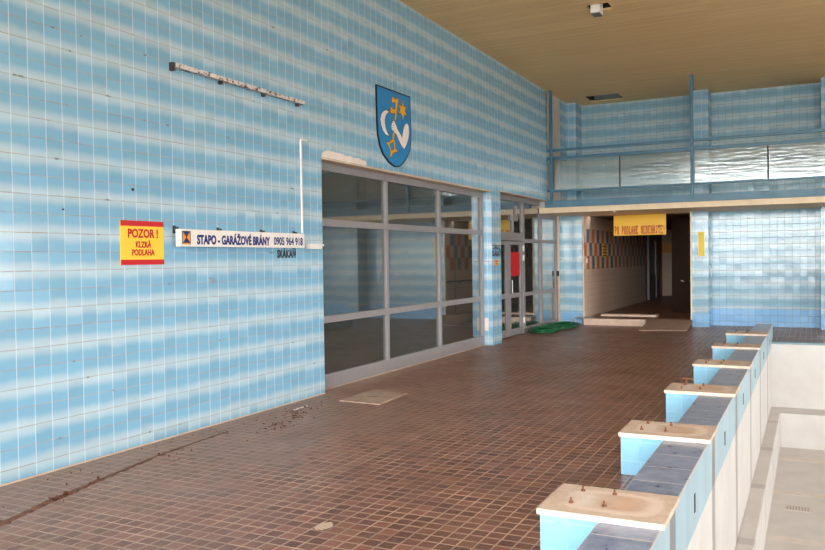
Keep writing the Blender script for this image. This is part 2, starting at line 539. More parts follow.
def offset_poly(pts, d):
    n = len(pts)
    area = sum(pts[i][0] * pts[(i + 1) % n][1] - pts[(i + 1) % n][0] * pts[i][1] for i in range(n))
    sg = 1 if area > 0 else -1
    out = []
    for i in range(n):
        p0, p1, p2 = Vector(pts[i - 1]), Vector(pts[i]), Vector(pts[(i + 1) % n])
        e1, e2 = (p1 - p0).normalized(), (p2 - p1).normalized()
        n1 = Vector((e1.y, -e1.x)) * sg
        n2 = Vector((e2.y, -e2.x)) * sg
        m = n1 + n2
        m = m.normalized() if m.length > 1e-6 else n1
        k = min(2.0, 1.0 / max(0.3, m.dot(n1)))
        q = p1 + m * d * k
        out.append((q.x, q.y))
    return out

YU, ZU = (0, 1, 0), (0, 0, 1)      # a plane on the left wall, facing +x
XU = (1, 0, 0)                     # a plane on a far wall, facing -y

def text(name, s, O, U, width, cap, mat, parent, bold=0.02, depth=0.002):
    cu = bpy.data.curves.new(name, 'FONT')
    cu.body = s
    cu.size = 1.0
    cu.offset = bold
    cu.resolution_u = 3
    to = bpy.data.objects.new(name, cu)
    COL.objects.link(to)
    dg = bpy.context.evaluated_depsgraph_get()
    dg.update()
    me = bpy.data.meshes.new_from_object(to.evaluated_get(dg))
    bpy.data.objects.remove(to)
    bpy.data.curves.remove(cu)
    xs = [v.co.x for v in me.vertices]
    x0, x1 = min(xs), max(xs)
    O, U, V = Vector(O), Vector(U), Vector((0, 0, 1))
    N = U.cross(V)
    bm = bmesh.new()
    bm.from_mesh(me)
    bpy.data.meshes.remove(me)
    ex = bmesh.ops.extrude_face_region(bm, geom=bm.faces[:])
    tops = {v for v in ex['geom'] if isinstance(v, bmesh.types.BMVert)}
    for v in bm.verts:
        u = (v.co.x - x0) / (x1 - x0) * width
        w = v.co.y / 0.727 * cap
        v.co = O + U * u + V * w + N * (depth if v in tops else 0)
    return link(name, bm, mat, parent)

def tag(o, label=None, cat=None, group=None, kind=None):
    if label:
        o['label'] = label
    if cat:
        o['category'] = cat
    if group:
        o['group'] = group
    if kind:
        o['kind'] = kind
    return o

def thing(name, loc, label, cat, group=None):
    o = bpy.data.objects.new(name, None)
    o.empty_display_size = 0.1
    COL.objects.link(o)
    o.location = loc
    return tag(o, label, cat, group)

def adopt(parent, *objs):
    """parent pieces built in world coordinates under a thing standing elsewhere"""
    inv = Matrix.Translation(-Vector(parent.location))
    for o in objs:
        o.data.transform(inv)
        o.parent = parent

def struct(o):
    o['kind'] = 'structure'
    return o

H = 5.4918
# ------------------------------------------------------------------ floor with the pool cut out
PX0, PX1, PY0, PY1 = 4.76, 20.0, 2.6, 16.6
bm = bmesh.new()
for a in ((-0.3, 4.46, -5.0, 20.2), (4.46, PX0, -5.0, PY0), (4.46, PX0, 16.87, 20.2), (PX0, PX1, -5.0, PY0), (PX0, PX1, 16.87, 20.2), (PX1, 22.0, -5.0, 20.2)):
    bx(bm, a[0], a[1], a[2], a[3], -0.1, 0.0)
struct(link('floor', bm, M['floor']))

# ------------------------------------------------------------------ left wall
struct(boxes('wall_left', [
    (-0.3, 0, -5.0, 8.45, 0, H), (-0.3, 0, 8.45, 14.37, 2.945, H), (-0.3, 0, 14.37, 14.87, 0, H),
    (-0.3, 0, 14.87, 18.05, 2.985, H), (-0.3, 0, 19.10, 20.2, 2.82, H)], M['tile']))
struct(box('wall_reveal', -0.3, -0.002, 18.05, 19.10, 2.82, H, M['whitewash']))
struct(boxes('trim_1', [(-0.2, 0.001, 8.452, 14.368, 2.92, 2.944)], M['beige']))
struct(boxes('trim_2', [(-0.2, 0.001, 14.872, 18.05, 2.965, 2.984)], M['beige']))

# ------------------------------------------------------------------ far wall, piers, balcony slab
struct(boxes('wall_far', [
    (2.95, 22.0, 20.2, 20.4, 0, 2.69), (-0.3, 22.0, 20.2, 20.4, 2.82, H)], M['tile_far']))
piers = [(-0.245, 0.384, 19.65, 20.4, 0, 2.69), (2.955, 3.32, 19.65, 20.2, 0, 2.69)]
up = [(0.0, 0.25, 19.65, 20.2, 2.82, H), (2.955, 3.34, 19.65, 20.2, 2.82, H)]
for k in range(6):
    piers.append((5.64 + 2.7 * k, 6.02 + 2.7 * k, 19.65, 20.2, 0, 2.69))
    up.append((5.65 + 2.7 * k, 6.03 + 2.7 * k, 19.65, 20.2, 2.82, H))
for b in piers:
    struct(box('wall_pier', *b, M['tile_pier']))
for b in up:
    struct(box('wall_pier', *b, M['tile']))
struct(box('floor_balcony', -0.22, 22.0, 18.06, 20.2, 2.69, 2.815, M['slab_edge'], bev=0.004))
struct(boxes('trim_3', [(2.925, 2.955, 19.63, 19.67, 0.15, 2.69)], M['slab_edge']))
struct(boxes('trim_4', [(0.40, 0.418, 19.63, 19.68, 0.15, 2.69)], M['slab_edge']))

# ------------------------------------------------------------------ ceiling with two open hatches
H1 = (2.38, 2.715, 12.24, 12.575)
H2 = (0.595, 1.40, 19.10, 19.80)
xs = [-0.3, H2[0], H2[1], H1[0], H1[1], 22.0]
ys = [-5.0, H1[2], H1[3], H2[2], H2[3], 20.4]
bm = bmesh.new()
for i in range(5):
    for j in range(5):
        cx, cy = (xs[i] + xs[i + 1]) / 2, (ys[j] + ys[j + 1]) / 2
        if any(h[0] < cx < h[1] and h[2] < cy < h[3] for h in (H1, H2)):
            continue
        bx(bm, xs[i], xs[i + 1], ys[j], ys[j + 1], H, H + 0.03)
bmesh.ops.remove_doubles(bm, verts=bm.verts, dist=1e-5)
struct(link('ceiling', bm, M['ceiling']))
bm = bmesh.new()
for h in (H1, H2):
    e = 0.03
    bx(bm, h[0] - e, h[1] + e, h[2] - e, h[3] + e, H + 0.45, H + 0.47)
    bx(bm, h[0] - e, h[0] - 0.001, h[2] - e, h[3] + e, H + 0.03, H + 0.45)
    bx(bm, h[1] + 0.001, h[1] + e, h[2] - e, h[3] + e, H + 0.03, H + 0.45)
    bx(bm, h[0], h[1], h[2] - e, h[2] - 0.001, H + 0.03, H + 0.45)
    bx(bm, h[0], h[1], h[3] + 0.001, h[3] + e, H + 0.03, H + 0.45)
struct(link('ceiling_void', bm, M['dark']))

# ------------------------------------------------------------------ glazed walls behind the camera and on the right
def glazed_wall(name, axis, c, a0, a1, sill, head):
    lst = []
    def put(u0, u1, z0, z1, t0=0.0, t1=0.25):
        if axis == 'y':
            lst.append((u0, u1, c - t1, c - t0, z0, z1))
        else:
            lst.append((c + t0, c + t1, u0, u1, z0, z1))
    put(a0, a1, 0, sill)
    if axis == 'y':
        put(a0, 12.55, head, H)
        put(12.55, a1, 3.1, H)  # unseen wall part, brought lower to cut bright reflections in the big window
    else:
        put(a0, a1, head, H)
    struct(boxes(name, lst, M['tile']))
    return sill, head
sill, head = glazed_wall('wall_rear', 'y', -5.0, -0.3, 22.25, 0.5, 5.3)
sill2, head2 = glazed_wall('wall_right', 'x', 22.0, -5.0, 20.4, 0.7, 3.2)  # unseen windows, heads kept low so upper walls and ceiling get less light
def daylight_window(name, axis, c, u0, u1, z0, z1):
    w = thing(name, (0, 0, 0), None, None)
    struct(w)
    def b(a, bb, zz0, zz1, t):
        return (a, bb, c - 0.16 - t / 2, c - 0.16 + t / 2, zz0, zz1) if axis == 'y' else (c + 0.16 - t / 2, c + 0.16 + t / 2, a, bb, zz0, zz1)
    f = [b(u0, u1, z0, z0 + .08, .1), b(u0, u1, z1 - .08, z1, .1), b(u0, u0 + .08, z0, z1, .1), b(u1 - .08, u1, z0, z1, .1),
         b((u0 + u1) / 2 - .04, (u0 + u1) / 2 + .04, z0, z1, .08), b(u0, u1, 2.1, 2.17, .08)]
    boxes('window_frame', f, M['frame'], w)
    boxes('pane', [b(u0 + .04, u1 - .04, z0 + .04, z1 - .04, .008)], M['clear'], w)
for k in range(7):
    daylight_window('window_%d' % (3 + k), 'y', -5.0, 0.2 + 3.1 * k, 0.2 + 3.1 * k + 2.9, sill, head if k < 4 else 3.1)
for k in range(8):
    daylight_window('window_%d' % (10 + k), 'x', 22.0, -4.6 + 3.1 * k, -4.6 + 3.1 * k + 2.9, sill2, head2)
struct(box('ground', -60, 80, -70, -5.3, -0.4, -0.2, M['ground']))
struct(box('ground', 22.4, 80, -5.3, 60, -0.4, -0.2, M['ground']))

# ------------------------------------------------------------------ pool
LED, WELL = -1.22, -1.84
struct(box('wall_pool_end', 4.46, PX0, PY0, 16.87, -2.0, 0.0, M['pool_end']))
struct(box('wall_pool_far', PX0, PX1, PY1, 16.87, -2.0, -0.03, M['pool']))
struct(box('wall_pool_near', PX0, PX1, PY0 - 0.2, PY0, -2.0, -0.101, M['pool']))
struct(box('wall_pool_right', PX1, PX1 + 0.2, PY0, PY1, -2.0, -0.101, M['pool']))
struct(boxes('floor_pool_ledge', [(PX0, 4.925, PY0, PY1, -2.0, LED), (4.925, PX1 - 0.165, 15.97, PY1, -2.0, LED)], M['pool'], bev=0.012))
struct(box('floor_pool', 4.9, PX1, PY0, 16.0, -2.0, WELL, M['pool']))
struct(box('trim_5', PX0, PX1, PY1 - 0.03, 16.87, -0.03, 0.003, M['teal']))
bm = bmesh.new()
for y in LANES:
    bx(bm, 4.927, 19.8, y + 0.05, y + 0.25, WELL, WELL + 0.002)
struct(link('floor_lane_lines', bm, plain('faint_lane_paint', (218, 206, 197), 0.5)))

# parapet with its tiled coping
par = struct(box('wall_parapet', 4.46, 4.76, 2.0, 17.33, 0.0, 0.27, M['pool_end']))
box('coping', 4.453, 4.762, 1.99, 17.34, 0.27, 0.29, M['coping'], par, bev=0.003)
# narrow rope recesses in the pool side of the parapet
for i in range(6):
    yc = LANES[i] + 1.06
    s_ = box('rope_slot', 4.752, 4.7635, yc - 0.022, yc + 0.022, 0.0, 0.12, M['dark'], par)

# ------------------------------------------------------------------ starting blocks
BL = ['nearest the camera, cut by the bottom edge', 'second nearest the camera', 'with a small rusty T handle on top',
      'directly beyond the one with the T handle', 'second from the far end of the parapet', 'farthest of the row beside the parapet end']
def make_block():
    t = thing('starting_block', (4.45, LANES[0], 0), 'x', 'starting block', 'starting blocks along the pool parapet')
    a = box('block_base', 4.137, 4.452, LANES[0] - .235, LANES[0] + .235, 0, 0.292, M['tile_plain'])
    b = box('block_slab', 4.125, 4.782, LANES[0] - .262, LANES[0] + .262, 0.2905, 0.322, M['slab'], bev=0.004)
    adopt(t, a, b)
    for (dx, dy) in ((-.183, -.095), (-.179, .15), (0.0, .145), (-.005, -.09)):
        bm = bmesh.new()
        tube(bm, [(dx, dy, .318), (dx, dy, .352)], .006, 8)
        tube(bm, [(dx, dy, .322), (dx, dy, .331)], .013, 6)
        link('anchor_bolt', bm, M['rust'], t)
    return t
proto = make_block()
def copy_tree(o, parent=None):
    c = o.copy()
    COL.objects.link(c)
    if parent is not None:
        c.parent = parent
    for ch in list(o.children):
        copy_tree(ch, c)
    return c
blocks = []
for i, y in enumerate(LANES):
    o = proto if i == 0 else copy_tree(proto)
    o.location = (4.45, y, 0)
    o['label'] = 'light blue tiled starting block ' + BL[i]
    blocks.append(o)
bm = bmesh.new()
tube(bm, [(-.17, .16, .32), (-.17, .16, .385)], .010, 8)
tube(bm, [(-.235, .16, .388), (-.11, .16, .388)], .009, 8)
tag(link('t_handle', bm, M['rust'], blocks[2]), 'rusty T shaped handle')

# ------------------------------------------------------------------ big window on the left (window_1)
w1 = struct(thing('window_1', (0, 0, 0), None, None))
FX0, FX1 = -0.24, -0.17
boxes('window_frame', [(FX0, FX1, 8.45, 14.37, 2.82, 2.92), (FX0, FX1, 8.45, 14.37, 0.0, 0.185), (FX0, FX1, 8.45, 8.55, 0.185, 2.82), (FX0, FX1, 14.27, 14.37, 0.185, 2.82)], M['frame'], w1, bev=0.004)
for y in (10.47, 12.36):
    box('mullion', FX0, FX1 + .002, y - .038, y + .038, 0.02, 2.83, M['frame'], w1, bev=0.004)
for z in (2.15, 0.895):
    bm = bmesh.new()
    for a, b_ in ((8.55, 10.433), (10.507, 12.323), (12.397, 14.27)):
        bx(bm, FX0, FX1, a, b_, z - .045, z + .045, 0.004)
    link('transom', bm, M['frame'], w1)
for a, b_ in ((8.54, 10.435), (10.505, 12.325), (12.395, 14.28)):
    for z0, z1 in ((0.18, 0.855), (0.935, 2.11), (2.19, 2.83)):
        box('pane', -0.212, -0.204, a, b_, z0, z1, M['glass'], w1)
struct(box('trim_6', -0.24, -0.14, 8.45, 14.37, 0.0, 0.006, M['joint']))

# dim room behind the glass
rm = []
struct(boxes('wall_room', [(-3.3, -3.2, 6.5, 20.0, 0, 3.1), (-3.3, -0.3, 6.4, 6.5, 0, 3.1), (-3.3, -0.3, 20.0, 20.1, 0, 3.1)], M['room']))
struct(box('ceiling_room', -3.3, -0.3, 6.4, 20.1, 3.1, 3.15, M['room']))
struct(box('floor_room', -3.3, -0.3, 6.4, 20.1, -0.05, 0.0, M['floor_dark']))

# ------------------------------------------------------------------ glazed entrance (door_1) and fixed lights (window_2)
EX0, EX1 = -0.275, -0.205
w2 = struct(thing('window_2', (0, 0, 0), None, None))
boxes('window_frame', [(EX0, EX1, 14.87, 18.055, 2.865, 2.965), (EX0, EX1, 18.055, 19.50, 2.60, 2.69), (EX0, EX1, 19.36, 19.50, 0, 2.60),
                       (EX0, EX1, 16.95, 19.36, 0.0, 0.14), (EX0, EX1, 14.87, 14.95, 2.08, 2.865)], M['frame'], w2, bev=0.003)
for y in (16.87, 18.16):
    box('mullion', EX0, EX1 + .006, y - .065, y + .065, 0.0, 2.87 if y < 18 else 2.61, M['frame'], w2, bev=0.003)
bm = bmesh.new()
for a, b_ in ((16.935, 18.095), (18.225, 19.36)):
    bx(bm, EX0, EX1, a, b_, 2.00, 2.08, 0.003)
    bx(bm, EX0, EX1, a, b_, 0.82, 0.90, 0.003)
bx(bm, EX0, EX1, 14.87, 16.805, 2.03, 2.20, 0.003)
link('transom', bm, M['frame'], w2)
for a, b_, z0, z1 in ((14.94, 16.82, 2.19, 2.88), (16.93, 18.1, 2.07, 2.88), (18.22, 19.37, 2.07, 2.61), (16.93, 18.1, .89, 2.01), (18.22, 19.37, .89, 2.01), (16.93, 18.1, .13, .83), (18.22, 19.37, .13, .83)):
    box('pane', -0.244, -0.236, a, b_, z0, z1, M['glass'], w2)
bm = bmesh.new()
bx(bm, -0.235, -0.18, 16.1, 16.45, 2.45, 2.58, 0.005)
bx(bm, -0.235, -0.20, 16.38, 16.42, 2.58, 2.78)
bx(bm, -0.235, -0.20, 16.18, 16.22, 2.22, 2.45)
link('transom_opener', bm, M['frame'], w2)
struct(box('trim_7', -0.26, -0.2, 19.50, 19.65, 0.0, 2.69, M['slab_edge']))

d1 = struct(thing('door_1', (0, 0, 0), None, None))
def leaf(y0, y1):
    st = 0.13
    l = boxes('door_leaf', [(EX0 + .01, EX1 - .008, y0, y0 + st, 0.02, 2.02), (EX0 + .01, EX1 - .008, y1 - st, y1, 0.02, 2.02),
                            (EX0 + .01, EX1 - .008, y0 + st, y1 - st, 0.02, 0.16), (EX0 + .01, EX1 - .008, y0 + st, y1 - st, 1.94, 2.02),
                            (EX0 + .01, EX1 - .008, y0 + st, y1 - st, 0.82, 0.92)], M['frame'], d1, bev=0.003)
    box('pane', -0.244, -0.236, y0 + st - .01, y1 - st + .01, 0.15, 0.83, M['glass'], l)
    box('pane', -0.244, -0.236, y0 + st - .01, y1 - st + .01, 0.91, 1.95, M['glass'], l)
    return l
leaf(14.93, 15.895)
l2 = leaf(15.905, 16.80)
bm = bmesh.new()
tube(bm, [(EX1 - .01, 15.955, .92), (EX1 + .05, 15.955, .92), (EX1 + .05, 15.955, 1.2), (EX1 - .01, 15.955, 1.2)], .014, 8)
link('door_handle', bm, M['steel'], l2)
for z in (1.87, 1.66, 0.30):
    bm = bmesh.new()
    tube(bm, [(EX1 + .01, 16.82, z - .06), (EX1 + .01, 16.82, z + .06)], .022, 8)
    link('hinge', bm, M['white'], l2)
tag(box('poster', -0.236, -0.233, 16.04, 16.665, 1.28, 1.79, M['red']), 'red poster on the glass of the entrance door', 'poster')

# ------------------------------------------------------------------ corridor behind the far wall
struct(boxes('wall_corridor_left', [(0.2, 0.40, 20.4, 28.0, 0, 2.75), (0.38, 0.40, 19.66, 20.41, 0, 2.69)], M['chequer']))
struct(boxes('wall_corridor_right', [(2.955, 3.1, 20.201, 34.0, 0, 2.75), (2.937, 2.956, 19.67, 20.3, 0, 2.69)], M['chequer']))
struct(boxes('wall_passage', [(0.2, 0.32, 28.0, 32.0, 0, 2.75)], plain('tan_brown_wall', (150, 112, 92), 0.6)))
struct(boxes('wall_hall', [(-4.0, -3.9, 32.0, 40.0, 0, 2.75), (-4.0, 8.0, 40.0, 40.1, 0, 2.75), (7.9, 8.0, 34.0, 40.0, 0, 2.75), (3.1, 8.0, 33.9, 34.0, 0, 2.75), (-4.0, 0.3, 31.9, 32.0, 0, 2.75)], M['brown']))
struct(boxes('wall_corridor_end', [(0.3, 0.70, 31.9, 32.1, 0, 2.75)], M['beige']))
struct(boxes('trim_8', [(0.34, 0.705, 31.885, 31.9, 1.8, 2.15)], M['orange']))
struct(boxes('floor_corridor', [(0.40, 2.955, 19.52, 28.0, -0.05, 0.15), (0.2, 3.1, 28.0, 34.0, -0.05, 0.15), (-4.0, 8.0, 34.0, 40.0, -0.05, 0.15), (-4.0, 0.2, 32.0, 34.0, -0.05, 0.15)], M['floor_inner']))
struct(box('ceiling_corridor', -4.0, 8.0, 20.4, 40.1, 2.69, 2.75, M['brown']))
struct(box('trim_9', 0.44, 1.92, 19.47, 19.62, 0.0, 0.157, M['step'], bev=0.004))
struct(box('trim_10', 0.62, 2.0, 20.52, 20.9, 0.15, 0.20, M['step'], bev=0.004))
d2 = struct(thing('door_2', (0, 0, 0), None, None))
boxes('door_frame', [(0.32, 0.40, 28.7, 28.95, .15, 2.4), (0.32, 0.40, 30.15, 30.4, .15, 2.4), (0.32, 0.40, 28.95, 30.15, 2.2, 2.4), (0.32, 0.38, 28.95, 30.15, .15, 1.0)], M['frame'], d2)
box('pane', 0.335, 0.345, 28.95, 30.15, 1.0, 2.2, plain('frosted_pane', (170, 165, 155), 0.4), d2)
# dark open door leaf with a white handle
d3 = thing('door_leaf', (2.94, 21.65, 0.15), 'dark brown door leaf standing open in the corridor, small white handle', 'door')
bm = bmesh.new()
bx(bm, -1.0, 0, -0.02, 0.02, 0.01, 2.5, 0.003)
a = link('panel', bm, M['brown_door'], d3)
bm = bmesh.new()
tube(bm, [(-.62, -.02, .86), (-.62, -.07, .86), (-.53, -.075, .845)], .011, 8)
link('door_handle', bm, M['white'], d3)
d3.rotation_euler = (0, 0, math.radians(-36))
# handrail on the right corridor wall
hr = thing('handrail', (2.9, 20.4, 1.05), 'dark handrail on the right corridor wall, mirrored in the big window', 'handrail')
bm = bmesh.new()
tube(bm, [(0, -.7, 0), (0, 1.1, 0)], .022, 10)
link('rail', bm, M['black'], hr)
for y in (-.55, .2, .95):
    bm = bmesh.new()
    tube(bm, [(0, y, 0), (0, y, -.06), (.055, y, -.06)], .01, 8)
    link('bracket', bm, M['black'], hr)

# wooden ramp up to the corridor
bm = bmesh.new()
prof = [(18.25, 0.0), (18.25, 0.02), (19.56, 0.172), (19.56, 0.158), (18.4, 0.0)]
va = [bm.verts.new((2.0, y, z)) for y, z in prof]
vb = [bm.verts.new((2.98, y + 0.25 * (1 - (y - 18.25) / 1.31), z)) for y, z in prof]
for v in va[:2]:
    v.co.x += 0.0
for i in range(5):
    bm.faces.new((va[i], va[(i + 1) % 5], vb[(i + 1) % 5], vb[i]))
bm.faces.new(va[::-1])
bm.faces.new(vb)
tag(link('ramp', bm, M['ramp']), 'grey brown sloping board leading up to the corridor doorway', 'ramp')

# ------------------------------------------------------------------ balcony railing
rl = thing('balcony_railing', (0.0, 18.05, 2.815), 'blue steel balcony railing with posts and rippled clear panels under the ceiling', 'railing')
pcs = []
pcs.append(box('beam', -0.06, 21.9, 17.99, 18.05, 2.815, 2.972, M['beam'], bev=0.004))
pcs.append(boxes('top_rail', [(0.0, 21.9, 18.02, 18.07, 4.095, 4.157)], M['rail'], bev=0.004))
pcs.append(boxes('middle_rail', [(0.0, 21.9, 18.02, 18.07, 3.905, 3.977)], M['rail'], bev=0.004))
pcs.append(boxes('lower_rail', [(0.0, 21.9, 18.02, 18.07, 3.17, 3.215)], M['rail'], bev=0.004))
for x in (0.105, 3.185, 6.275, 9.395, 12.5, 15.6, 18.7):
    pcs.append(box('post', x - .032, x + .032, 17.945, 18.02, 2.86, H - 0.002, M['rail'], bev=0.003))
jx = [0.08, 1.645, 3.2, 4.66, 6.2, 7.75, 9.3, 10.85, 12.4, 13.95, 15.5, 17.05, 18.6, 20.2]
for a_, b_ in zip(jx[:-1], jx[1:]):
    pcs.append(box('panel', a_ + .012, b_ - .012, 18.074, 18.08, 3.19, 3.93, M['acrylic']))
for x in (1.645, 4.66, 7.75, 10.85):
    pcs.append(box('panel_joint', x - .012, x + .012, 18.066, 18.086, 3.19, 3.92, M['black']))
adopt(rl, *pcs)

# ------------------------------------------------------------------ signs on the left wall
sg = thing('warning_sign', (0.0, 5.44, 1.64), 'square yellow sign with red bands reading POZOR ! KLZKÁ PODLAHA', 'sign')
b0 = prism(bmesh.new(), [(5.177, 1.641), (5.703, 1.641), (5.704, 2.038), (5.182, 2.038)], .006, (0.001, 0, 0), YU, ZU)
b1 = prism(bmesh.new(), [(5.178, 1.641), (5.703, 1.641), (5.703, 1.688), (5.178, 1.688)], .002, (0.007, 0, 0), YU, ZU)
b2 = prism(bmesh.new(), [(5.181, 1.988), (5.704, 1.991), (5.704, 2.038), (5.182, 2.038)], .002, (0.007, 0, 0), YU, ZU)
adopt(sg, link('board', b0, M['yellow']), link('lower_band', b1, M['red']), link('upper_band', b2, M['red']),
      text('lettering', 'POZOR !', (0.007, 5.265, 1.888), YU, 0.365, 0.078, M['red'], None, 0.034),
      text('lettering', 'KLZKÁ', (0.007, 5.355, 1.798), YU, 0.19, 0.055, M['red'], None, 0.034),
      text('lettering', 'PODLAHA', (0.007, 5.31, 1.727), YU, 0.275, 0.055, M['red'], None, 0.034))

bn = thing('banner_sign', (0.0, 6.98, 1.83), 'long white sign box with navy lettering for garage doors and a phone number', 'sign')
bz0, bz1 = 1.809, 1.975
pc = [box('sign_box', 0.045, 0.10, 5.822, 7.905, bz0, bz1, M['white'], bev=0.004)]
pc.append(text('lettering', 'STAPO - GARÁŽOVÉ BRÁNY', (0.10, 6.055, bz0 + .028), YU, 1.175, 0.088, M['navy'], None, 0.045))
pc.append(text('lettering', '0905 964 918', (0.10, 7.30, bz0 + .032), YU, 0.565, 0.088, M['navy'], None, 0.026))
L0, L1 = 5.85, 5.965
pc.append(box('logo', 0.10, 0.1015, L0, L1, bz0 + .02, bz1 - .018, M['black']))
lz0, lz1, lm = bz0 + .04, bz1 - .028, (L0 + L1) / 2
bm = bmesh.new()
prism(bm, [(L0 + .01, lz0), (L0 + .01, lz1), (lm - .004, (lz0 + lz1) / 2)], .0015, (0.1015, 0, 0), YU, ZU)
prism(bm, [(L1 - .01, lz0), (lm + .004, (lz0 + lz1) / 2), (L1 - .01, lz1)], .0015, (0.1015, 0, 0), YU, ZU)
prism(bm, [(L0 + .01, bz0 + .024), (L1 - .01, bz0 + .024), (L1 - .01, bz0 + .034), (L0 + .01, bz0 + .034)], .0015, (0.1015, 0, 0), YU, ZU)
pc.append(link('logo_emblem', bm, M['orange']))
bm = bmesh.new()
prism(bm, [(L0 + .02, lz1), (L1 - .02, lz1), (lm, (lz0 + lz1) / 2 + .004)], .0015, (0.1015, 0, 0), YU, ZU)
prism(bm, [(L0 + .02, lz0), (lm, (lz0 + lz1) / 2 - .004), (L1 - .02, lz0)], .0015, (0.1015, 0, 0), YU, ZU)
pc.append(link('logo_emblem', bm, M['navy']))
for y in (5.85, 6.48, 7.20, 7.82):
    bm = bmesh.new()
    bx(bm, 0.0, 0.05, y - .010, y + .010, bz1 - .02, bz1 + .022)
    bx(bm, 0.0, 0.006, y - .018, y + .018, bz1 - .04, bz1 + .035)
    pc.append(link('mounting_bracket', bm, M['black_iron']))
adopt(bn, *pc)

lt = thing('wall_lettering', (0.0, 7.71, 1.70), 'worn black letters SKÁKAŇ painted on blue tiles below the long white sign', 'lettering')
adopt(lt, text('lettering', 'SKÁKAŇ', (0.0, 7.495, 1.70), YU, 0.37, 0.088, M['black'], None, 0.042, 0.0015))
lt2 = thing('wall_lettering', (0.0, 14.62, 1.72), 'worn black letters ZÁKAZ SKÁKAŤ on the tiled pillar beside the glass door', 'lettering')
adopt(lt2, text('lettering', 'ZÁKAZ', (0.0, 14.43, 1.835), YU, 0.40, 0.09, M['black'], None, 0.04, 0.0015),
      text('lettering', 'SKÁKAŤ', (0.0, 14.385, 1.705), YU, 0.47, 0.10, M['black'], None, 0.04, 0.0015))
stk = thing('sticker', (0.0, 14.6, 1.52), 'small orange sticker on the tiled pillar under the black letters', 'sticker')
pc = [box('sheet', 0.0, 0.002, 14.50, 14.70, 1.52, 1.63, M['orange'])]
bm = bmesh.new()
for z in (1.555, 1.60):
    bx(bm, 0.002, 0.003, 14.54, 14.66, z - .006, z + .006)
pc.append(link('printed_lines', bm, M['rust']))
adopt(stk, *pc)

# crest shield
SHIELD = [(9.855, 4.109), (10.914, 4.122), (10.931, 3.695), (10.931, 3.468), (10.899, 3.313), (10.794, 3.196), (10.659, 3.085), (10.527, 3.021), (10.399, 3.004), (10.214, 3.048), (10.036, 3.149), (9.937, 3.272), (9.885, 3.406), (9.862, 3.597)]
KEYTOP = [(10.328, 4.021), (10.379, 4.01), (10.378, 3.997), (10.441, 3.995), (10.494, 4.026), (10.514, 4.014), (10.465, 3.846), (10.429, 3.70), (10.38, 3.66), (10.401, 3.796), (10.321, 3.771), (10.251, 3.779), (10.273, 3.868), (10.309, 3.867), (10.323, 3.843), (10.379, 3.846), (10.417, 3.852), (10.42, 3.945), (10.368, 3.949), (10.339, 3.925), (10.297, 3.931)]
KEYSH = [(10.353, 3.539), (10.39, 3.53), (10.349, 3.394), (10.305, 3.388), (10.313, 3.462)]
BOW = [(10.147, 3.347), (10.208, 3.34), (10.271, 3.391), (10.333, 3.407), (10.38, 3.391), (10.392, 3.283), (10.455, 3.262), (10.444, 3.228), (10.39, 3.225), (10.296, 3.186), (10.263, 3.132), (10.233, 3.143), (10.25, 3.209), (10.206, 3.276), (10.131, 3.317)]
BOWH = [(10.223, 3.314), (10.332, 3.36), (10.351, 3.271), (10.276, 3.238)]
STAR = [(10.646, 4.03), (10.688, 3.929), (10.788, 3.952), (10.716, 3.873), (10.783, 3.809), (10.699, 3.823), (10.658, 3.723), (10.61, 3.816), (10.516, 3.808), (10.568, 3.876), (10.512, 3.94), (10.613, 3.924)]
CRES = [(10.215, 3.784), (10.127, 3.792), (10.044, 3.759), (9.982, 3.706), (9.955, 3.63), (9.976, 3.56), (10.032, 3.485), (10.105, 3.443), (10.211, 3.436), (10.151, 3.474), (10.108, 3.524), (10.083, 3.601), (10.086, 3.66), (10.125, 3.73)]
ARM = [(10.342, 3.675), (10.388, 3.66), (10.403, 3.641), (10.434, 3.609), (10.464, 3.569), (10.511, 3.539), (10.574, 3.496), (10.621, 3.458), (10.64, 3.535), (10.692, 3.646), (10.777, 3.702), (10.836, 3.666), (10.846, 3.563), (10.82, 3.469), (10.75, 3.371), (10.682, 3.303), (10.601, 3.338), (10.507, 3.414), (10.43, 3.492), (10.368, 3.505), (10.353, 3.532), (10.29, 3.523), (10.277, 3.586), (10.3, 3.64)]
cr = thing('crest_shield', (0.0, 10.4, 3.0), 'blue shield with gold key, star, white crescent and arm above the window', 'crest')
pc = [link('rim', prism(bmesh.new(), SHIELD, .018, (0.004, 0, 0), YU, ZU), M['black']),
      link('field', prism(bmesh.new(), offset_poly(SHIELD, -0.022),   .002, (0.022, 0, 0), YU, ZU), M['crest_blue'])]
def charge(name, polys, mat, x=0.024, o=0.009):
    bm = bmesh.new()
    for q in polys:
        for a_, b_ in zip(q, q[1:] + q[:1]):
            d = (Vector(b_) - Vector(a_)).normalized()
            n_ = Vector((-d.y, d.x)) * o
            a2, b2_ = Vector(a_) - d * o * .6, Vector(b_) + d * o * .6
            prism(bm, [tuple(a2 + n_), tuple(a2 - n_), tuple(b2_ - n_), tuple(b2_ + n_)], .001, (x, 0, 0), YU, ZU)
    pc.append(link(name + '_outline', bm, M['black']))
    bm = bmesh.new()
    for q in polys:
        prism(bm, q, .002, (x, 0, 0), YU, ZU)
    pc.append(link(name, bm, mat))
charge('key', [KEYTOP], M['crest_gold'])
charge('key_handle', [KEYSH, BOW], M['crest_gold'])
pc.append(link('key_bow_opening', prism(bmesh.new(), offset_poly(BOWH, 0.006), .0005, (0.026, 0, 0), YU, ZU), M['black']))
pc.append(link('key_bow_opening', prism(bmesh.new(), BOWH, .001, (0.026, 0, 0), YU, ZU), M['crest_blue']))
charge('star', [STAR], M['crest_gold'])
charge('crescent', [CRES], M['crest_white'])
charge('arm', [ARM], M['crest_white'], 0.0255)
bm = bmesh.new()
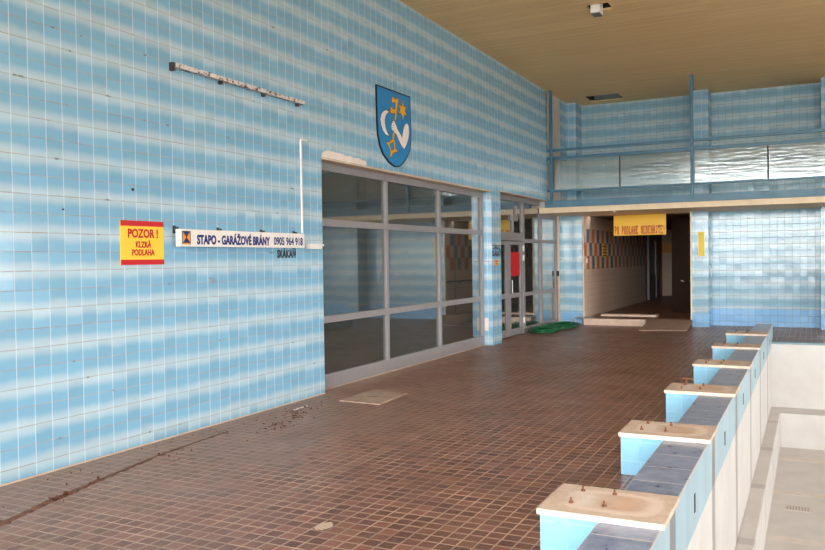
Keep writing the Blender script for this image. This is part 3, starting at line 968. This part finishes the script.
for k in range(4):
    z = 3.535 + k * 0.034
    prism(bm, [(10.285 + .006 * k, z), (10.335 + .006 * k, z + .004), (10.335 + .006 * k, z + .009), (10.285 + .006 * k, z + .006)], .001, (0.0275, 0, 0), YU, ZU)
pc.append(link('finger_lines', bm, M['black']))
adopt(cr, *pc)

# old lamp batten high on the wall
lb = thing('lamp_batten', (0.0, 6.95, 3.5), 'long flaking metal lamp batten fixed high on the striped tile wall', 'lamp batten')
bm = bmesh.new()
bx(bm, 0.0, 0.06, 5.86, 8.02, 3.512, 3.548, 0.003)
bx(bm, 0.0, 0.064, 5.86, 8.02, 3.545, 3.553)
pc = [link('batten', bm, M['flake']), box('end_plate', 0.0, 0.05, 5.825, 5.86, 3.475, 3.553, M['black_iron'], bev=0.003)]
for y in (6.53, 7.25, 7.90):
    pc.append(box('lamp_clip', 0.01, 0.05, y - .016, y + .016, 3.475, 3.515, M['black_iron'], bev=0.003))
adopt(lb, *pc)

# white conduit, junction box
bm = bmesh.new()
tube(bm, [(0.014, 7.985, 1.99), (0.014, 7.98, 3.08), (0.014, 7.99, 3.10), (0.014, 8.11, 3.10)], .012, 8)
tag(link('conduit_pipe', bm, M['white']), 'thin white conduit rising from the long sign with short bend at top', 'pipe')
jb = thing('cable_box', (0.0, 8.3, 1.8), 'small white cable box at the edge of the big window', 'box')
pc = [box('casing', 0.0, 0.06, 8.08, 8.345, 1.80, 1.862, M['white'], bev=0.004), box('cable_end', 0.01, 0.04, 8.345, 8.42, 1.838, 1.86, M['white'])]
adopt(jb, *pc)

# plaster patch above the window
bm = bmesh.new()
random.seed(3)
top = [(8.47, 3.00), (8.53, 3.025), (8.60, 3.045)] + [(8.66 + .07 * k, 3.045 - .0025 * k + random.uniform(-.009, .009)) for k in range(12)] + [(9.57, 3.005)]
prism(bm, [(8.455, 2.947)] + [(9.57, 2.947)] + top[::-1], .004, (0.0005, 0, 0), YU, ZU)
tag(link('plaster_patch', bm, M['plaster']), 'ragged white plaster patch above the left corner of the big window', 'plaster patch')
tag(box('plate', -0.165, -0.085, 14.364, 14.3695, 0.28, 0.52, M['plaster'], bev=0.001), 'pale plaster rectangle low on the window side of the pillar', 'plaster patch')

# small things on the wall
hk = []
bm = bmesh.new(); bx(bm, 0.0, 0.03, 6.34, 6.36, 1.45, 1.50, .003)
tag(link('wall_hook', bm, M['steel']), 'small grey tab on the blue tiles below the long white sign', 'hook')
bm = bmesh.new(); tube(bm, [(0.0, 5.337, 2.316), (0.008, 5.337, 2.316)], .014, 10)
tag(link('wall_plug', bm, M['black']), 'round black wall plug above the yellow warning sign', 'wall plug')
bm = bmesh.new(); tube(bm, [(0.0, 4.585, 2.10), (0.006, 4.585, 2.10)], .008, 8)
tag(link('wall_plug', bm, M['black']), 'tiny dark wall plug left of the yellow warning sign', 'wall plug')

# ------------------------------------------------------------------ corridor sign with slab-serif letters
def slab_text(bm, s, x0, x1, y, z0, cap, depth):
    T = 0.32
    def segs(ch):
        R = []
        def v(x, a=0.0, b=1.0): R.append((x - T / 2, a, x + T / 2, b))
        def h(z, a, b, t=0.12): R.append((a, z - t / 2, b, z + t / 2))
        def se(x, z): R.append((x - .17, z - .045, x + .17, z + .045))
        if ch in 'PBDO':
            if ch == 'O':
                v(.22, .08, .92); v(.78, .08, .92); h(.05, .25, .75); h(.95, .25, .75)
            else:
                v(.22); se(.2, .045); se(.2, .955)
                if ch == 'P':
                    h(.95, .2, .7); h(.48, .2, .7); v(.78, .53, .90)
                elif ch == 'D':
                    h(.95, .2, .7); h(.05, .2, .7); v(.80, .10, .90)
                else:
                    h(.95, .2, .68); h(.52, .2, .68); h(.05, .2, .68); v(.76, .57, .90); v(.80, .10, .47)
        elif ch == 'L':
            v(.25); se(.25, .045); se(.25, .955); h(.05, .2, .85); v(.82, .05, .28)
        elif ch == 'A':
            v(.22, 0, .85); v(.78, 0, .85); h(.93, .28, .72, .14); h(.42, .22, .78); se(.2, .045); se(.8, .045)
        elif ch == 'H':
            v(.22); v(.78); h(.5, .2, .8); [se(x, z) for x in (.22, .78) for z in (.045, .955)]
        elif ch == 'E':
            v(.22); h(.95, .1, .85); h(.5, .2, .65); h(.05, .1, .85); v(.82, .75, .95); v(.82, .05, .25)
        elif ch == 'N':
            v(.2); v(.8); [se(x, z) for x, z in ((.2, .045), (.2, .955), (.8, .955))]
            R.append('N')
        elif ch == 'J':
            v(.62, .1, 1.0); se(.62, .955); h(.05, .25, .6); v(.22, .08, .3)
        elif ch == 'T':
            v(.5); se(.5, .045); h(.95, .08, .92); v(.12, .72, .95); v(.88, .72, .95)
        elif ch == '!':
            v(.5, .3, 1.0); v(.5, 0, .14)
        return R
    n = len(s)
    wch = (x1 - x0) / n
    for i, ch in enumerate(s):
        if ch == ' ':
            continue
        ox = x0 + i * wch + wch * 0.06
        w = wch * 0.88
        for q in segs(ch):
            if q == 'N':
                prism(bm, [(ox + .16 * w, z0 + cap), (ox + .30 * w, z0 + cap), (ox + .84 * w, z0), (ox + .70 * w, z0)][::-1], depth, (0, y, 0), XU, ZU)
            else:
                bx(bm, ox + q[0] * w, ox + q[2] * w, y - depth, y, z0 + q[1] * cap, z0 + q[3] * cap)
    return bm
cs = thing('hanging_sign', (1.72, 19.9, 2.18), 'yellow hanging sign with red letters PO PODLAHE NEBEHAJTE! in the corridor doorway', 'sign')
pc = [box('board', 1.10, 2.341, 19.9, 19.925, 2.178, 2.672, M['yellow'], bev=0.003)]
pc.append(link('lettering', slab_text(bmesh.new(), 'PO PODLAHE NEBEHAJTE!', 1.12, 2.325, 19.9, 2.205, 0.20, .003), M['red']))
for x in (1.25, 2.2):
    bm = bmesh.new()
    tube(bm, [(x, 19.912, 2.66), (x, 19.912, 2.69)], .006, 6)
    pc.append(link('hanger', bm, M['steel']))
adopt(cs, *pc)
tag(box('yellow_plate', 3.105, 3.237, 19.636, 19.65, 1.65, 2.21, M['yellow_pale'], bev=0.002), 'upright yellow plate on the tiled pier right of the doorway', 'sign')
nt = thing('notice', (0.405, 21.94, 1.66), 'small orange yellow notice among the chequered tiles of the corridor', 'notice')
pc = [box('sheet', 0.40, 0.404, 21.70, 22.18, 1.66, 2.0, M['yellow'])]
bm = bmesh.new()
for z in (1.70, 1.78, 1.86, 1.94):
    bx(bm, 0.404, 0.405, 21.74, 22.14, z - .012, z + .012)
pc.append(link('printed_lines', bm, M['rust']))
adopt(nt, *pc)
sw = thing('light_switch', (0.40, 20.02, 1.577), 'small white light switch at the left edge of the corridor', 'switch')
pc = [box('plate', 0.40, 0.412, 19.97, 20.08, 1.52, 1.63, M['white'], bev=0.002), box('rocker', 0.412, 0.418, 20.0, 20.05, 1.55, 1.60, M['white'])]
adopt(sw, *pc)
se_ = thing('ceiling_sensor', (1.467, 18.3, 2.69), 'small white ceiling sensor under the balcony edge', 'sensor')
bm = bmesh.new(); tube(bm, [(1.467, 18.3, 2.69), (1.467, 18.3, 2.672)], .04, 12)
b2 = bmesh.new(); tube(b2, [(1.467, 18.3, 2.672), (1.467, 18.3, 2.655)], [.028, .012], 12)
adopt(se_, link('base', bm, M['white']), link('lens', b2, M['white']))

# ------------------------------------------------------------------ ceiling fittings
cl = thing('ceiling_lamp', (2.56, 12.05, 5.2), 'boxy white lamp housing hanging out of an open ceiling hatch', 'lamp')
pc = [box('housing', 2.44, 2.58, 12.27, 12.50, 5.385, 5.60, M['white'], bev=0.004), box('lens', 2.445, 2.575, 12.275, 12.495, 5.375, 5.385, M['steel'], bev=0.003),
      box('bracket', 2.53, 2.56, 12.36, 12.40, 5.60, 5.94, M['steel'])]
adopt(cl, *pc)
lv = thing('ceiling_hatch_cover', (1.0, 19.5, H), 'grey metal hatch cover tilted in the ceiling opening above the balcony', 'hatch cover')
bm = bmesh.new()
prism(bm, [(19.30, H + .30), (19.795, H + .02), (19.798, H + .035), (19.31, H + .32)], .62, (0.70, 0, 0), YU, ZU)
adopt(lv, link('sheet', bm, M['steel']))

# ------------------------------------------------------------------ hose, broom, pipe
def coil(cx, cy, rx, ry, turns, rot, seed, lift=0.0):
    rnd = random.Random(seed)
    pts = []
    N = 44
    ca, sa = math.cos(rot), math.sin(rot)
    ph = [rnd.uniform(0, 6.28) for _ in range(turns + 2)]
    sc = [rnd.uniform(0.60, 1.08) for _ in range(turns + 2)]
    ox = [rnd.uniform(-.05, .05) for _ in range(turns + 2)]
    oy = [rnd.uniform(-.05, .05) for _ in range(turns + 2)]
    for i in range(turns * N):
        k = i // N
        f = (i % N) / N
        f2 = f * f * (3 - 2 * f)
        lerp = lambda L: L[k] * (1 - f2) + L[k + 1] * f2
        a = 2 * math.pi * i / N
        r = lerp(sc)
        x = rx * r * math.cos(a) + lerp(ox)
        y = ry * r * math.sin(a) + lerp(oy)
        z = 0.013 + lift + 0.0095 * (i / N) + 0.012 * abs(math.sin(a * 1.5 + ph[k]))
        pts.append((cx + x * ca - y * sa, cy + x * sa + y * ca, z))
    return pts
hs = thing('garden_hose', (0.2, 18.0, 0), 'green garden hose lying in two loose coils beside the glazed entrance', 'hose')
bm = bmesh.new()
p1 = coil(0.14, 17.30, .33, .60, 9, 0.08, 5)
p2 = coil(0.17, 18.42, .33, .74, 10, -0.08, 11)
p1[0] = (p1[0][0], p1[0][1], .013)
mid = [(p1[-1][0] * (1 - t) + p2[0][0] * t + .1 * math.sin(t * 3.14), p1[-1][1] * (1 - t) + p2[0][1] * t, p1[-1][2] * (1 - t) + p2[0][2] * t) for t in [k / 10 for k in range(1, 10)]]
tube(bm, p1 + mid + p2, .0125, 8)
a = link('tube', bm, M['hose'], None, True)
bm = bmesh.new()
e = Vector((0.22, 17.86, 0.075))
tube(bm, [e, e + Vector((.05, .03, -.012)), e + Vector((.11, .06, -.025))], [.018, .022, .014], 10)
b = link('nozzle', bm, M['orange'])
adopt(hs, a, b)
br = thing('broom', (-0.05, 19.4, 0), 'wooden handled floor squeegee with black grip leaning on the corner post', 'broom')
bm = bmesh.new(); tube(bm, [(-.14, 19.38, .07), (-.178, 19.42, 1.20)], .022, 10)
a = link('handle', bm, M['wood'])
bm = bmesh.new(); tube(bm, [(-.178, 19.42, 1.20), (-.183, 19.424, 1.33)], .034, 10)
b = link('grip', bm, M['black'])
bm = bmesh.new(); bx(bm, -.17, .11, 19.36, 19.44, .03, .075, .006)
c_ = link('head', bm, M['yellow'])
bm = bmesh.new(); bx(bm, -.165, .105, 19.385, 19.415, .0, .035)
d_ = link('blade', bm, M['white'])
adopt(br, a, b, c_, d_)
bm = bmesh.new(); tube(bm, [(.27, 19.32, 0.0), (.27, 19.32, .17), (.285, 19.32, .187), (.43, 19.36, .19), (.72, 19.40, .195)], .018, 10)
tag(link('bent_pipe', bm, M['steel']), 'short bent grey pipe standing left of the pale doorstep', 'pipe')

# ------------------------------------------------------------------ floor plate, leaves, dirt, pool drain
fp = thing('floor_board', (0.74, 8.4, 0), 'flat weathered board lying on the floor by the big window', 'board')
bm = bmesh.new(); prism(bm, [(.459, 8.05), (1.025, 8.0), (.972, 8.80), (.455, 8.914)], .010, (0, 0, 0.001), (1, 0, 0), (0, 1, 0))
a = link('board', bm, M['board'])
bm = bmesh.new(); bx(bm, .62, .76, 8.40, 8.43, .011, .0125)
b = link('stain', bm, M['dirt'])
adopt(fp, a, b)

rnd = random.Random(4)
def leaf_geo(bm, x, y, r):
    a = rnd.uniform(0, 6.28)
    n = 7
    c0 = bm.verts.new((x, y, rnd.uniform(.003, .012)))
    ring = []
    for k in range(n):
        t = a + 2 * math.pi * k / n
        rr = r * rnd.uniform(.6, 1.25) * (1.4 if k in (0, 3) else 1.0)
        ring.append(bm.verts.new((x + rr * math.cos(t), y + rr * math.sin(t), rnd.uniform(.003, .025))))
    for k in range(n):
        bm.faces.new((c0, ring[k], ring[(k + 1) % n]))
bm = bmesh.new()
for (x, y, s_, n_) in ((.648, 3.96, .05, 12), (.593, 6.627, .04, 8), (.40, 7.30, .10, 16), (.52, 6.95, .12, 8), (.66, 6.5, .14, 14), (.45, 5.2, .1, 4), (.52, 4.4, .12, 3), (.38, 7.6, .08, 3)):
    for _ in range(n_):
        leaf_geo(bm, x + rnd.gauss(0, s_ * .5), y + rnd.gauss(0, s_ * 1.2), rnd.uniform(.007, .018))
for _ in range(70):
    leaf_geo(bm, rnd.uniform(.05, .8), rnd.uniform(3.3, 8.2), rnd.uniform(.003, .008))
n_leaf = len(bm.faces)
pl = [(.86, 3.1), (.80, 3.37), (.72, 3.68), (.648, 3.96), (.57, 4.35), (.48, 4.8), (.406, 5.19), (.36, 5.7), (.325, 6.26)]
L_, R_, C_ = [], [], []
pts = []
for (a0, a1), (b0, b1) in zip(pl[:-1], pl[1:]):
    for k in range(8):
        t = k / 8
        pts.append((a0 + (b0 - a0) * t, a1 + (b1 - a1) * t))
for i, (x, y) in enumerate(pts):
    w = .05 * (1 - .75 * i / len(pts)) * rnd.uniform(.6, 1.35)
    x += rnd.uniform(-.006, .006)
    L_.append(bm.verts.new((x - w, y, .0005)))
    C_.append(bm.verts.new((x + rnd.uniform(-.3, .3) * w, y, rnd.uniform(.003, .008))))
    R_.append(bm.verts.new((x + w, y, .0005)))
for i in range(len(pts) - 1):
    bm.faces.new((L_[i], C_[i], C_[i + 1], L_[i + 1]))
    bm.faces.new((C_[i], R_[i], R_[i + 1], C_[i + 1]))
db = link('floor_debris', bm, M['leaf'])
db.data.materials.append(M['dirt'])
for i, f in enumerate(db.data.polygons):
    f.material_index = 0 if i < n_leaf else 1
tag(db, 'dry brown leaves and a streak of brown dirt along the striped wall', 'debris', kind='stuff')
bm = bmesh.new()
r0 = random.Random(9)
prism(bm, [(2.718 + (.05 + r0.uniform(-.012, .012)) * math.cos(k * .4), 4.20 + (.075 + r0.uniform(-.02, .02)) * math.sin(k * .4)) for k in range(15)], .0015, (0, 0, 0.0003), (1, 0, 0), (0, 1, 0))
tag(link('dried_splash', bm, M['joint']), 'pale dried splash on the brown floor tiles in the foreground', 'stain')
bm = bmesh.new()
prism(bm, [(.275, 7.37), (.30, 7.37), (.29, 7.64), (.268, 7.64)], .006, (0, 0, 0.0005), (1, 0, 0), (0, 1, 0))
tag(link('plastic_strip', bm, M['white']), 'short white strip lying on the floor near the tiled wall', 'strip')
struct(box('trim_11', 0.0, 0.012, 3.0, 8.44, 0.0, 0.012, M['joint']))

dr = thing('pool_drain', (5.26, 12.15, WELL), 'small grey slotted drain grate in the white pool floor', 'drain')
bm = bmesh.new()
bx(bm, 5.10, 5.43, 12.03, 12.27, WELL, WELL + .004)
a = link('frame', bm, plain('off_white_drain', (206, 196, 188), .5))
bm = bmesh.new()
for k in range(8):
    bx(bm, 5.125 + k * .037, 5.145 + k * .037, 12.06, 12.24, WELL + .004, WELL + .006)
b = link('slots', bm, plain('grey_drain_slots', (168, 160, 154), .6))
adopt(dr, a, b)
